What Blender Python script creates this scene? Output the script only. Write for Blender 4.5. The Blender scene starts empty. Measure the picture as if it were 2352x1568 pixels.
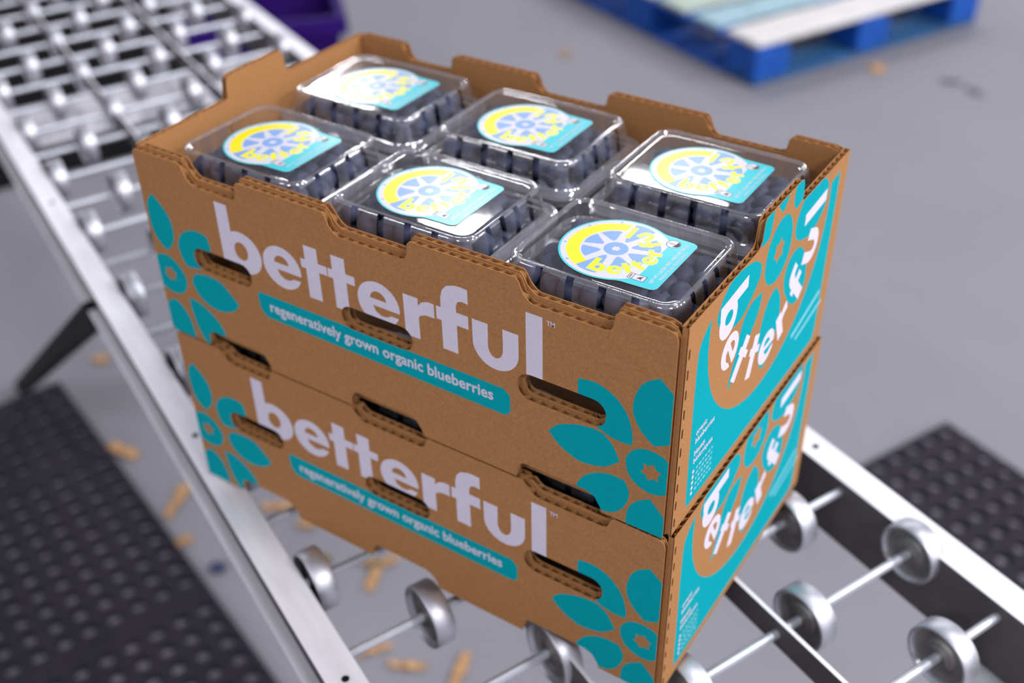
import bpy, bmesh, math, random
import numpy as np
from mathutils import Matrix, Vector
from mathutils.geometry import delaunay_2d_cdt

random.seed(7)
rng = np.random.default_rng(7)
scn = bpy.context.scene
COL = scn.collection
PI = math.pi

# ------------------------------------------------------------------ camera
cam_data = bpy.data.cameras.new('camera')
cam = bpy.data.objects.new('camera', cam_data)
COL.objects.link(cam)
cam_data.sensor_width = 36.0
cam_data.lens = 2600.6 / 2352 * 36.0
right = Vector((0.83719876, 0.54659626, -0.01818664))
down = Vector((0.30825718, -0.49909104, -0.80986767))
fwd = Vector((-0.45174743, 0.67241405, -0.58633063))
M = Matrix((right, -down, -fwd)).transposed().to_4x4()
M.translation = (0.58033, -0.42819, 0.60981)
cam.matrix_world = M
cam_data.clip_start = 0.01
cam_data.clip_end = 60
cam_data.dof.use_dof = True
cam_data.dof.focus_distance = 0.615
cam_data.dof.aperture_fstop = 4.3
scn.camera = cam

# ------------------------------------------------------------------ light
scn.view_settings.view_transform = 'Standard'
scn.view_settings.look = 'None'
scn.view_settings.gamma = 1.0
scn.view_settings.exposure = 0.45
scn.view_settings.use_curve_mapping = False
scn.cycles.use_denoising = True
scn.cycles.transparent_max_bounces = 28
scn.cycles.max_bounces = 8
scn.cycles.caustics_reflective = False
scn.cycles.caustics_refractive = False

world = bpy.data.worlds.new('hall_ambient')
scn.world = world
world.use_nodes = True
bg = world.node_tree.nodes['Background']
bg.inputs[0].default_value = (0.90, 0.90, 1.0, 1)
bg.inputs[1].default_value = 0.30


def area_lamp(x, y, z, power, sx=1.3, sy=0.32, rz=0.0):
    l = bpy.data.lights.new('unseen_lamp', 'AREA')
    l.shape = 'RECTANGLE'
    l.size, l.size_y = sx, sy
    l.energy = power
    l.color = (0.97, 0.97, 1.0)
    o = bpy.data.objects.new('unseen_lamp', l)
    o.location = (x, y, z)
    o.rotation_euler = (0, 0, rz)
    COL.objects.link(o)


# lid-glare strips first; the rest are unseen lamps added for side and fill light
for fx, fy, fp in ((-3.55, 5.22, 34), (-5.95, 6.62, 42), (-2.55, 6.42, 24), (5.0, 0.4, 165), (5.2, 2.8, 170), (4.2, -2.2, 130), (5.6, 5.6, 150),
                   (0.2, -4.6, 56), (-3.4, -4.2, 50), (-6.5, 1.0, 50), (1.4, 1.6, 34), (-1.2, 8.6, 90), (-5.2, 9.4, 70)):
    area_lamp(fx, fy, 4.0, fp, *((0.75, 0.14) if fp < 45 and fx < -2 else (1.3, 0.3)))


# ------------------------------------------------------------------ helpers
def srgb(r, g, b):
    return tuple(((c / 255) / 12.92 if c / 255 <= 0.04045 else ((c / 255 + 0.055) / 1.055) ** 2.4) for c in (r, g, b))


def mat(name, col, rough=0.6, metal=0.0, noise=0.0, nscale=200.0, bump=0.0, bscale=None, spec=0.5, stretch=None, rvar=0.0):
    m = bpy.data.materials.new(name)
    m.use_nodes = True
    nt = m.node_tree
    b = nt.nodes['Principled BSDF']
    b.inputs['Base Color'].default_value = (*col, 1)
    b.inputs['Roughness'].default_value = rough
    b.inputs['Metallic'].default_value = metal
    b.inputs['Specular IOR Level'].default_value = spec
    if noise or bump or rvar:
        tc = nt.nodes.new('ShaderNodeTexCoord')
        src = tc.outputs['Object']
        if stretch:
            mp = nt.nodes.new('ShaderNodeMapping')
            mp.inputs['Scale'].default_value = stretch
            nt.links.new(src, mp.inputs[0])
            src = mp.outputs[0]
        n = nt.nodes.new('ShaderNodeTexNoise')
        n.inputs['Scale'].default_value = nscale
        n.inputs['Detail'].default_value = 6
        nt.links.new(src, n.inputs['Vector'])
        if noise:
            mr = nt.nodes.new('ShaderNodeMapRange')
            mr.inputs[1].default_value, mr.inputs[2].default_value = 0.25, 0.75
            mr.inputs[3].default_value, mr.inputs[4].default_value = 1 - noise, 1 + noise
            nt.links.new(n.outputs[0], mr.inputs[0])
            mx = nt.nodes.new('ShaderNodeMix')
            mx.data_type = 'RGBA'
            mx.blend_type = 'MULTIPLY'
            mx.inputs[0].default_value = 1
            mx.inputs[6].default_value = (*col, 1)
            nt.links.new(mr.outputs[0], mx.inputs[7])
            nt.links.new(mx.outputs[2], b.inputs['Base Color'])
        if rvar:
            mr2 = nt.nodes.new('ShaderNodeMapRange')
            mr2.inputs[3].default_value, mr2.inputs[4].default_value = rough - rvar, rough + rvar
            nt.links.new(n.outputs[0], mr2.inputs[0])
            nt.links.new(mr2.outputs[0], b.inputs['Roughness'])
        if bump:
            n2 = n
            if bscale:
                n2 = nt.nodes.new('ShaderNodeTexNoise')
                n2.inputs['Scale'].default_value = bscale
                n2.inputs['Detail'].default_value = 4
                nt.links.new(src, n2.inputs['Vector'])
            bp = nt.nodes.new('ShaderNodeBump')
            bp.inputs['Strength'].default_value = bump
            bp.inputs['Distance'].default_value = 0.0006
            nt.links.new(n2.outputs[0], bp.inputs['Height'])
            nt.links.new(bp.outputs[0], b.inputs['Normal'])
    return m


KRAFT = mat('kraft_cardboard', (0.385, 0.181, 0.067), 0.85, noise=0.17, nscale=750, bump=0.25, bscale=900, spec=0.2)
FLUTE = mat('corrugated_medium', (0.40, 0.19, 0.065), 0.9, noise=0.12, nscale=400, spec=0.15)
TEAL = mat('teal_ink', (0.0, 0.33, 0.385), 0.8, noise=0.05, nscale=300, spec=0.08)
WINK = mat('white_ink', (0.66, 0.61, 0.72), 0.8, noise=0.04, nscale=300, spec=0.2)
PALE = mat('pale_teal_ink', (0.22, 0.55, 0.62), 0.8, noise=0.08, nscale=300, spec=0.2)
ALU = mat('rail_aluminium', (0.86, 0.85, 0.90), 0.48, metal=0.2, noise=0.10, nscale=14, rvar=0.10, stretch=(1, 6, 6), bump=0.05)
ALU_SHADE = mat('shaded_rail_metal', (0.13, 0.115, 0.12), 0.6, metal=0.3, noise=0.15, nscale=25, rvar=0.08)  # darker copy of the rail metal, shade painted into the colour
STEEL = mat('zinc_steel_wheel', (0.58, 0.58, 0.63), 0.46, metal=0.9, noise=0.06, nscale=60, rvar=0.08)
HUB = mat('dull_steel_bearing', (0.34, 0.32, 0.31), 0.45, metal=0.9, noise=0.15, nscale=120)
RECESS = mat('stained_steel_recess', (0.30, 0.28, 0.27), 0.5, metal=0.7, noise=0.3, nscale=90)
AXLE = mat('bright_axle_rod', (0.56, 0.57, 0.63), 0.42, metal=0.6, noise=0.05, nscale=80)
RUBBER = mat('black_rubber', (0.014, 0.011, 0.019), 0.60, noise=0.25, nscale=30, spec=0.25)
WELL = mat('dusty_rubber_well', (0.26, 0.24, 0.28), 0.8, noise=0.3, nscale=60, spec=0.2)
BLACKM = mat('black_painted_steel', (0.005, 0.005, 0.006), 0.6, spec=0.2)
BLACKR = mat('matte_black_sheet', (0.003, 0.003, 0.004), 0.8, noise=0.3, nscale=20, spec=0.1)
CONC = mat('grey_concrete', (0.225, 0.218, 0.243), 0.62, noise=0.07, nscale=2.2, bump=0.1, bscale=60, rvar=0.08, spec=0.35)
PURPLE = mat('purple_plastic', (0.022, 0.0008, 0.125), 0.6, noise=0.05, nscale=20, spec=0.2)
BLUE = mat('blue_painted_wood', (0.0, 0.072, 0.38), 0.6, noise=0.35, nscale=9, stretch=(1, 5, 5))
BLUEF = mat('scuffed_blue_wood', (0.012, 0.085, 0.22), 0.7, noise=0.5, nscale=7, stretch=(1, 5, 5))
BLUEW = mat('faded_blue_wood', (0.32, 0.48, 0.55), 0.75, noise=0.30, nscale=8, stretch=(1, 5, 5))
WHITEW = mat('worn_white_wood', (0.66, 0.64, 0.63), 0.8, noise=0.16, nscale=9, stretch=(1, 5, 5))
GREENW = mat('worn_pale_green_wood', (0.42, 0.50, 0.43), 0.8, noise=0.22, nscale=9, stretch=(1, 5, 5))
OLIVE = mat('raw_pallet_wood', (0.16, 0.12, 0.04), 0.85, noise=0.3, nscale=12, stretch=(1, 5, 5))
CHIP = mat('tan_cardboard_scrap', (0.47, 0.26, 0.115), 0.9, noise=0.15, nscale=40)
LEAF = mat('green_leaf_scrap', (0.03, 0.10, 0.05), 0.7)
DUST = mat('dark_floor_grit', (0.13, 0.13, 0.15), 0.9, noise=0.2, nscale=60)
NAVY = mat('squashed_berry_skin', (0.02, 0.025, 0.09), 0.7)
L_WHITE = mat('label_white', (0.60, 0.58, 0.64), 0.20, spec=0.35)
L_YEL = mat('label_yellow', (0.80, 0.70, 0.004), 0.20, spec=0.35)
L_BLUE = mat('label_berry_blue', (0.19, 0.34, 0.64), 0.20, spec=0.35)
L_CYAN = mat('label_cyan', (0.03, 0.50, 0.57), 0.20, spec=0.35)
L_HALO = mat('label_letter_outline', (0.36, 0.62, 0.60), 0.20, spec=0.35)
L_BLACK = mat('label_black_print', (0.03, 0.03, 0.04), 0.4)


def berry_mat():
    m = bpy.data.materials.new('blueberry_bloom')
    m.use_nodes = True
    nt = m.node_tree
    b = nt.nodes['Principled BSDF']
    tc = nt.nodes.new('ShaderNodeTexCoord')
    oi = nt.nodes.new('ShaderNodeObjectInfo')
    n = nt.nodes.new('ShaderNodeTexNoise')
    n.inputs['Scale'].default_value = 130
    n.inputs['Detail'].default_value = 5
    va = nt.nodes.new('ShaderNodeVectorMath')
    va.operation = 'ADD'
    nt.links.new(tc.outputs['Object'], va.inputs[0])
    nt.links.new(oi.outputs['Location'], va.inputs[1])
    nt.links.new(va.outputs[0], n.inputs['Vector'])
    cr = nt.nodes.new('ShaderNodeValToRGB')
    e = cr.color_ramp.elements
    e[0].position, e[0].color = 0.34, (0.006, 0.007, 0.018, 1)
    e[1].position, e[1].color = 0.78, (0.125, 0.145, 0.27, 1)
    nt.links.new(n.outputs[0], cr.inputs[0])
    nt.links.new(cr.outputs[0], b.inputs['Base Color'])
    b.inputs['Roughness'].default_value = 0.55
    b.inputs['Specular IOR Level'].default_value = 0.3
    return m


BERRY = berry_mat()


def plastic_mat(name, haze, f0, fmul, tint, rough):
    """thin clear sheet: see-through, fresnel gloss and a little haze"""
    m = bpy.data.materials.new(name)
    m.use_nodes = True
    nt = m.node_tree
    nt.nodes.clear()
    out = nt.nodes.new('ShaderNodeOutputMaterial')
    tr = nt.nodes.new('ShaderNodeBsdfTransparent')
    tr.inputs[0].default_value = (tint, tint, tint + .005, 1)
    df = nt.nodes.new('ShaderNodeBsdfDiffuse')
    df.inputs[0].default_value = (0.75, 0.75, 0.80, 1)
    m0 = nt.nodes.new('ShaderNodeMixShader')
    m0.inputs[0].default_value = haze
    nt.links.new(tr.outputs[0], m0.inputs[1])
    nt.links.new(df.outputs[0], m0.inputs[2])
    gl = nt.nodes.new('ShaderNodeBsdfGlossy')
    gl.inputs['Roughness'].default_value = rough
    gl.inputs['Color'].default_value = (1, 1, 1, 1)
    lw = nt.nodes.new('ShaderNodeLayerWeight')
    lw.inputs[0].default_value = 0.5
    pw = nt.nodes.new('ShaderNodeMath')
    pw.operation = 'POWER'
    pw.inputs[1].default_value = 3.2
    nt.links.new(lw.outputs['Facing'], pw.inputs[0])
    ma = nt.nodes.new('ShaderNodeMath')
    ma.operation = 'MULTIPLY_ADD'
    ma.inputs[1].default_value = fmul
    ma.inputs[2].default_value = f0
    nt.links.new(pw.outputs[0], ma.inputs[0])
    tc = nt.nodes.new('ShaderNodeTexCoord')
    n = nt.nodes.new('ShaderNodeTexNoise')
    n.inputs['Scale'].default_value = 28
    n.inputs['Detail'].default_value = 1
    bp = nt.nodes.new('ShaderNodeBump')
    bp.inputs['Strength'].default_value = 0.035
    bp.inputs['Distance'].default_value = 0.002
    nt.links.new(tc.outputs['Object'], n.inputs['Vector'])
    nt.links.new(n.outputs[0], bp.inputs['Height'])
    nt.links.new(bp.outputs[0], gl.inputs['Normal'])
    mx = nt.nodes.new('ShaderNodeMixShader')
    nt.links.new(ma.outputs[0], mx.inputs[0])
    nt.links.new(m0.outputs[0], mx.inputs[1])
    nt.links.new(gl.outputs[0], mx.inputs[2])
    nt.links.new(mx.outputs[0], out.inputs[0])
    return m


PLASTIC = plastic_mat('clear_plastic', 0.015, 0.075, 0.75, 0.95, 0.04)
PLWALL = plastic_mat('clear_plastic_side_wall', 0.055, 0.11, 0.70, 0.93, 0.05)
PLFLANGE = plastic_mat('clear_plastic_flange', 0.17, 0.26, 0.72, 0.92, 0.05)
PLEDGE = plastic_mat('clear_plastic_moulded_edge', 0.11, 0.22, 0.70, 0.93, 0.06)


class MB:
    """collects vertices, faces and per-face materials for one mesh"""

    def __init__(s):
        s.v, s.f, s.m = [], [], []

    def add(s, vs, fs, mi=0):
        o = len(s.v)
        s.v.extend(tuple(p) for p in vs)
        for q in fs:
            s.f.append(tuple(i + o for i in q))
            s.m.append(mi)

    def box(s, c, d, mi=0, ax=None):
        """box with centre c and size d; ax = optional 3 axis vectors"""
        ax = ax or (Vector((1, 0, 0)), Vector((0, 1, 0)), Vector((0, 0, 1)))
        vs = []
        for i in (-.5, .5):
            for j in (-.5, .5):
                for k in (-.5, .5):
                    vs.append(Vector(c) + ax[0] * d[0] * i + ax[1] * d[1] * j + ax[2] * d[2] * k)
        s.add(vs, [(0, 1, 3, 2), (4, 6, 7, 5), (0, 4, 5, 1), (2, 3, 7, 6), (0, 2, 6, 4), (1, 5, 7, 3)], mi)

    def bar(s, p, q, r, n=10, mi=0):
        p, q = Vector(p), Vector(q)
        d = (q - p).normalized()
        a = d.orthogonal().normalized()
        b = d.cross(a)
        vs = []
        for e in (p, q):
            for i in range(n):
                t = 2 * PI * i / n
                vs.append(e + (a * math.cos(t) + b * math.sin(t)) * r)
        fs = [(i, (i + 1) % n, n + (i + 1) % n, n + i) for i in range(n)]
        fs += [tuple(range(n))[::-1], tuple(range(n, 2 * n))]
        s.add(vs, fs, mi)

    def lathe(s, prof, n, mi=0, axis='y', closed=True):
        """profile of (along axis, radius)"""
        vs = []
        for a, r in prof:
            for i in range(n):
                t = 2 * PI * i / n
                c, d = r * math.cos(t), r * math.sin(t)
                vs.append((c, a, d) if axis == 'y' else (c, d, a))
        k = len(prof)
        fs = []
        for j in range(k if closed else k - 1):
            j2 = (j + 1) % k
            for i in range(n):
                i2 = (i + 1) % n
                fs.append((j * n + i, j * n + i2, j2 * n + i2, j2 * n + i))
        s.add(vs, fs, mi)

    def mesh(s, name, mats):
        me = bpy.data.meshes.new(name)
        me.from_pydata([tuple(p) for p in s.v], [], s.f)
        for m in mats:
            me.materials.append(m)
        me.polygons.foreach_set('material_index', s.m)
        me.update()
        return me

    def build(s, name, mats, parent=None, smooth=None, normals=True):
        me = s.mesh(name, mats if isinstance(mats, (list, tuple)) else [mats])
        if normals:
            bm = bmesh.new()
            bm.from_mesh(me)
            bmesh.ops.recalc_face_normals(bm, faces=bm.faces)
            bm.to_mesh(me)
            bm.free()
        if smooth is not None:
            me.set_sharp_from_angle(angle=math.radians(smooth))
            me.polygons.foreach_set('use_smooth', [True] * len(me.polygons))
        return link(name, me, parent)


def link(name, data, parent=None):
    o = bpy.data.objects.new(name, data)
    COL.objects.link(o)
    if parent:
        o.parent = parent
    return o


def tag(o, label=None, cat=None, group=None, kind=None):
    if label:
        o['label'] = label
    if cat:
        o['category'] = cat
    if group:
        o['group'] = group
    if kind:
        o['kind'] = kind
    return o


def empty(name, loc=(0, 0, 0), rz=0.0):
    o = link(name, None)
    o.location = loc
    o.rotation_euler = (0, 0, rz)
    o.empty_display_size = 0.05
    return o


def bevel_obj(o, w=0.002, seg=2):
    md = o.modifiers.new('bevel', 'BEVEL')
    md.width = w
    md.segments = seg
    md.limit_method = 'ANGLE'
    return o


# ---------------------------------------------------------------- 2D shapes
def ell(cx, cy, rx, ry, n=28, a0=0.0, a1=2 * PI):
    full = abs(a1 - a0 - 2 * PI) < 1e-6
    k = n if full else n + 1
    return [(cx + rx * math.cos(a0 + (a1 - a0) * i / n), cy + ry * math.sin(a0 + (a1 - a0) * i / n)) for i in range(k)]


def rect(x0, y0, x1, y1):
    return [(x0, y0), (x1, y0), (x1, y1), (x0, y1)]


def rrect2(x0, y0, x1, y1, r, n=5):
    p = []
    for cx, cy, a in ((x1 - r, y0 + r, -PI / 2), (x1 - r, y1 - r, 0), (x0 + r, y1 - r, PI / 2), (x0 + r, y0 + r, PI)):
        for i in range(n + 1):
            t = a + PI / 2 * i / n
            p.append((cx + r * math.cos(t), cy + r * math.sin(t)))
    return p


def smooth(pts, n=6, corners=()):
    """closed Catmull-Rom through pts; indices in corners stay sharp"""
    k = len(pts)
    out = []
    for i in range(k):
        p0, p1, p2, p3 = (np.array(pts[(i + j) % k], float) for j in (-1, 0, 1, 2))
        if i in corners:
            p0 = p1
        if (i + 1) % k in corners:
            p3 = p2
        for j in range(n):
            t = j / n
            q = 0.5 * ((2 * p1) + (-p0 + p2) * t + (2 * p0 - 5 * p1 + 4 * p2 - p3) * t * t + (-p0 + 3 * p1 - 3 * p2 + p3) * t ** 3)
            out.append(tuple(q))
    return out


def star(cx, cy, r1, r2, n=6, rot=0.3):
    return [(cx + (r1 if i % 2 == 0 else r2) * math.cos(rot + PI * i / n), cy + (r1 if i % 2 == 0 else r2) * math.sin(rot + PI * i / n)) for i in range(2 * n)]


def pip(P, poly):
    """even-odd point in polygon for an array of points"""
    x, y = P[:, 0], P[:, 1]
    ins = np.zeros(len(P), bool)
    q = np.array(poly)
    x1, y1 = q[:, 0], q[:, 1]
    x2, y2 = np.roll(x1, -1), np.roll(y1, -1)
    for a, b, c, d in zip(x1, y1, x2, y2):
        if b == d:
            continue
        c1 = (b > y) != (d > y)
        ins ^= c1 & (x < (c - a) * (y - b) / (d - b) + a)
    return ins


def shp(mi, add, sub=()):
    return dict(m=mi, add=[list(a) for a in add], sub=[list(a) for a in sub])


def tri2d(outline, holes, shapes):
    """constrained triangulation of a printed sheet -> verts, tris, material index per tri"""
    verts, edges = [], []

    def loop(poly):
        o = len(verts)
        verts.extend(Vector((float(a), float(b))) for a, b in poly)
        n = len(poly)
        edges.extend((o + i, o + (i + 1) % n) for i in range(n))
    loop(outline)
    for h in holes:
        loop(h)
    for s in shapes:
        for a in s['add'] + s['sub']:
            loop(a)
    v, e, f, *_ = delaunay_2d_cdt(verts, edges, [], 0, 1e-5)
    V = np.array([(p.x, p.y) for p in v])
    T = np.array([t for t in f if len(t) == 3])
    Cn = V[T].mean(1)
    keep = pip(Cn, outline)
    for h in holes:
        keep &= ~pip(Cn, h)
    T, Cn = T[keep], Cn[keep]
    mi = np.zeros(len(T), int)
    for s in shapes:
        a = np.zeros(len(T), bool)
        for q in s['add']:
            a |= pip(Cn, q)
        for q in s['sub']:
            a &= ~pip(Cn, q)
        mi[a] = s['m']
    return V, T, mi


# ---------------------------------------------------------------- lettering (unit = x-height)
def glyph(ch):
    S = 0.37
    if ch == 'b':
        return [rect(0, 0, S, 1.62), ell(.63, .5, .57, .53)], [ell(.60, .53, .20, .23)], 1.2
    if ch == 'e':
        return [ell(.55, .5, .55, .53)], [ell(.55, .60, .21, .20, 12, 0, PI), [(.40, .43), (1.2, .43), (1.2, .31), (.86, .30), (.74, .23), (.60, .22), (.46, .29)]], 1.1
    if ch == 't':
        return [[(.13, 0), (.49, 0), (.49, 1.31), (.13, 1.31)], rect(0, .73, .72, .95)], [], .72
    if ch == 'r':
        return [rect(0, 0, S, 1.0), [(.30, .45), (.42, .60), (.56, .66), (.77, .66), (.77, 1.0), (.62, 1.0), (.47, .94), (.36, .82)]], [], .77
    if ch == 'f':
        return [rect(.12, 0, .49, 1.2), [(.12, 1.1), (.12, 1.22), (.17, 1.42), (.28, 1.55), (.48, 1.62), (.62, 1.63), (.78, 1.62), (.78, 1.28), (.64, 1.30), (.53, 1.26), (.49, 1.15), (.49, 1.05)],
                rect(0, .69, .77, 1.0)], [], .78
    if ch == 'u':
        return [[(0, 1), *ell(.535, .50, .535, .53, 18, PI, 2 * PI), (1.07, 1), (.71, 1), *ell(.535, .5, .175, .25, 12, 2 * PI, PI), (S, 1)]], [], 1.07
    if ch == 'l':
        return [rect(0, 0, S, 1.6)], [], S
    raise KeyError(ch)


def place(polys, sc, ox, oy, rot=0.0):
    c, s = math.cos(rot), math.sin(rot)
    return [[(ox + sc * (x * c - y * s), oy + sc * (x * s + y * c)) for x, y in p] for p in polys]


def offset_poly(p, d):
    """move the outline of a simple polygon outwards by d"""
    q = np.array(p, float)
    ar = np.sum(q[:, 0] * np.roll(q[:, 1], -1) - np.roll(q[:, 0], -1) * q[:, 1])
    e = np.roll(q, -1, 0) - q
    ln = np.hypot(e[:, 0], e[:, 1])[:, None] + 1e-9
    nrm = np.stack([e[:, 1], -e[:, 0]], 1) / ln * (1 if ar > 0 else -1)
    m = nrm + np.roll(nrm, 1, 0)
    m /= np.maximum(np.hypot(m[:, 0], m[:, 1])[:, None], .5)
    return [tuple(r) for r in q + m * d]


def word(x_positions, sc, base, mi):
    out = []
    for ch, x in x_positions:
        a, b, w = glyph(ch)
        out.append(shp(mi, place(a, sc, x, base), place(b, sc, x, base)))
    return out


def arc_word(letters, sc, cx, cy, rb, mi, grow=0.0):
    """letters = (char, angle in degrees); baseline on radius rb, tops towards the centre"""
    out = []
    for ch, ang in letters:
        a, b, w = glyph(ch)
        t = math.radians(ang)
        rot = t + PI / 2
        ox = cx + rb * math.cos(t) - sc * (w / 2) * math.cos(rot)
        oy = cy + rb * math.sin(t) - sc * (w / 2) * math.sin(rot)
        out.append(shp(mi, place(a, sc, ox, oy, rot), place(b, sc, ox, oy, rot)))
    return out


def text_mesh(body, size, bold=0.0, align='LEFT', spacing=1.0):
    cu = bpy.data.curves.new('lettering', 'FONT')
    cu.body = body
    cu.size = size
    cu.offset = bold
    cu.align_x = align
    cu.space_character = spacing
    cu.resolution_u = 3
    o = bpy.data.objects.new('lettering', cu)
    COL.objects.link(o)
    bpy.context.view_layer.update()
    me = bpy.data.meshes.new_from_object(o.evaluated_get(bpy.context.evaluated_depsgraph_get()))
    vs = np.array([tuple(v.co) for v in me.vertices]).reshape(-1, 3)
    fs = [tuple(p.vertices) for p in me.polygons]
    bpy.data.objects.remove(o)
    bpy.data.curves.remove(cu)
    bpy.data.meshes.remove(me)
    return vs, fs


def add_text(mb, body, x, y, height, width, fn, mi, bold=0.0, rot=0.0):
    """fit a line of text into width x height (cap height) at (x,y) of a sheet; fn maps (a,b) to 3D"""
    vs, fs = text_mesh(body, 1.0, bold)
    if not len(vs):
        return
    x0, x1 = vs[:, 0].min(), vs[:, 0].max()
    sx = width / (x1 - x0)
    sy = height / 0.70
    c, s = math.cos(rot), math.sin(rot)
    pts = []
    for p in vs:
        a, b = (p[0] - x0) * sx, p[1] * sy
        pts.append(fn(x + a * c - b * s, y + a * s + b * c))
    mb.add(pts, fs, mi)


# ================================================================== setting: floor
ZF = -0.84
mb = MB()
mb.box((-1.5, 2.75, ZF - 0.05), (17, 17.5, 0.10))
floor = mb.build('floor', CONC)
tag(floor, 'smooth grey concrete warehouse floor', None, kind='structure')

# the hall around it: pale walls and a light ceiling with the lamps under it
WALL = mat('pale_wall_paint', (0.62, 0.62, 0.65), 0.8, noise=0.05, nscale=1.5)
CEIL = mat('white_ceiling_panels', (0.70, 0.70, 0.73), 0.8, noise=0.04, nscale=1.0)
HX0, HX1, HY0, HY1, HZ = -10.0, 7.0, -6.0, 11.5, 4.25
for nm, lb, c, d in (('wall_back', 'pale painted back wall of the hall', ((HX0 + HX1) / 2, HY1, (ZF + HZ) / 2), (HX1 - HX0, .1, HZ - ZF)),
                     ('wall_front', 'pale painted wall behind the camera', ((HX0 + HX1) / 2, HY0, (ZF + HZ) / 2), (HX1 - HX0, .1, HZ - ZF)),
                     ('wall_left', 'pale painted left wall of the hall', (HX0, (HY0 + HY1) / 2, (ZF + HZ) / 2), (.1, HY1 - HY0, HZ - ZF)),
                     ('wall_right', 'pale painted right wall of the hall', (HX1, (HY0 + HY1) / 2, (ZF + HZ) / 2), (.1, HY1 - HY0, HZ - ZF)),
                     ('ceiling', 'light ceiling of the hall', ((HX0 + HX1) / 2, (HY0 + HY1) / 2, HZ), (HX1 - HX0, HY1 - HY0, .1))):
    mb = MB()
    mb.box(c, d)
    tag(mb.build(nm, CEIL if nm == 'ceiling' else WALL), lb, None, kind='structure')

# conveyor frame: u runs along the rails, v across them
YAW = -math.radians(24.79)
U = Vector((math.cos(YAW), math.sin(YAW), 0))
V_ = Vector((-math.sin(YAW), math.cos(YAW), 0))


def UV(u, v, z):
    return U * u + V_ * v + Vector((0, 0, z))


# ================================================================== rubber mats
def rubber_mat(label, origin, ang, rows, cols, lu, lv, r, material, pit):
    """moulded mat, corner at origin (u,v), extending lu along ang and lv (signed) across it; round wells at rows x cols"""
    root = empty('rubber_floor_mat', UV(origin[0], origin[1], ZF), YAW + ang)
    tag(root, label, 'floor mat', 'black rubber mats')
    sv = 1 if lv > 0 else -1
    b = MB()
    TH = 0.014
    if not rows:
        b.box((lu / 2, lv / 2, TH / 2), (lu, abs(lv), TH))
        bevel_obj(b.build('mat_sheet', material, root), 0.004, 2)
        return root
    # cell borders halfway between wells
    xs = [0.0] + [(rows[i] + rows[i + 1]) / 2 for i in range(len(rows) - 1)] + [lu]
    ys = [0.0] + [(cols[i] + cols[i + 1]) / 2 for i in range(len(cols) - 1)] + [abs(lv)]
    n = 16
    wells = MB()
    for i, cx in enumerate(rows):
        for j, cy in enumerate(cols):
            x0, x1, y0, y1 = xs[i], xs[i + 1], ys[j], ys[j + 1]
            sq, ci, cb, cs = [], [], [], []
            for k in range(n):
                t = 2 * PI * (k + .5) / n
                c, s_ = math.cos(t), math.sin(t)
                # ray from the well centre to the cell border
                tx = ((x1 if c > 0 else x0) - cx) / c
                ty = ((y1 if s_ > 0 else y0) - cy) / s_
                q = min(tx, ty)
                sq.append((cx + q * c, sv * (cy + q * s_), TH))
                ci.append((cx + (r + .0012) * c, sv * (cy + (r + .0012) * s_), TH))
                cs.append((cx + r * c, sv * (cy + r * s_), TH - .0012))
                cb.append((cx + r * .93 * c, sv * (cy + r * .93 * s_), .0012))
            cor = [(x1, sv * y1, TH), (x0, sv * y1, TH), (x0, sv * y0, TH), (x1, sv * y0, TH)]
            fs = []
            for k in range(n):
                k2 = (k + 1) % n
                fs += [(k, k2, n + k2, n + k), (n + k, n + k2, 2 * n + k2, 2 * n + k), (2 * n + k, 2 * n + k2, 3 * n + k2, 3 * n + k)]
            # corner triangles of the cell
            for ci_, cp in enumerate(cor):
                tcor = math.atan2(sv * cp[1] - cy, cp[0] - cx) % (2 * PI)
                k = int((tcor / (2 * PI) * n - .5) % n)
                fs.append((k, 4 * n + ci_, (k + 1) % n))
            b.add(sq + ci + cs + cb + cor, fs)
            wells.add(cb, [tuple(range(n))])
    w = abs(lv)
    b.add([(0, 0, 0), (lu, 0, 0), (lu, sv * w, 0), (0, sv * w, 0), (0, 0, TH), (lu, 0, TH), (lu, sv * w, TH), (0, sv * w, TH)], [(0, 1, 5, 4), (1, 2, 6, 5), (2, 3, 7, 6), (3, 0, 4, 7), (0, 3, 2, 1)])
    sh = b.build('mat_sheet', material, root)
    wl = wells.build('dusty_well_bottoms', pit, root)
    tag(wl, kind='stuff')
    return root


rowsL = [.0135 + .0425 * i for i in range(6)]
for g in range(4):
    rowsL += [.300 + .4565 * g + .0425 * i for i in range(10)]
rubber_mat('black rubber mat with rows of round wells, filling the lower left floor', (-1.391, 0.022), math.radians(5.4), rowsL, [.026 + .0415 * j for j in range(26)], rowsL[-1] + .02, -1.09, .0125, RUBBER, WELL)
rubber_mat('black rubber mat with round wells beyond the right-hand rail', (-0.2945, 1.4506), 0.0, [.020 + .046 * i for i in range(28)], [.018 + .046 * j for j in range(7)], 1.31, -.318, .0135, RUBBER, WELL)
rubber_mat('flat black mat under the far end of the conveyor', (-5.0, 0.95), 0.0, [], [], 2.63, -1.6, 0, BLACKR, None)

# ================================================================== skate wheel conveyor
conv = empty('skate_wheel_conveyor', UV(0, 0.219, ZF), YAW)
tag(conv, 'aluminium skate wheel conveyor carrying the stacked fruit cartons', 'conveyor')


def CL(u, v, z):
    """conveyor-local coordinates"""
    return Vector((u, v - 0.219, z - ZF))


U0, U1 = -1.75, 0.72
RT, RBOT = -0.013, -0.076        # rail top and bottom
VL, VR = 0.018, 0.420            # inner webs


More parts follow.
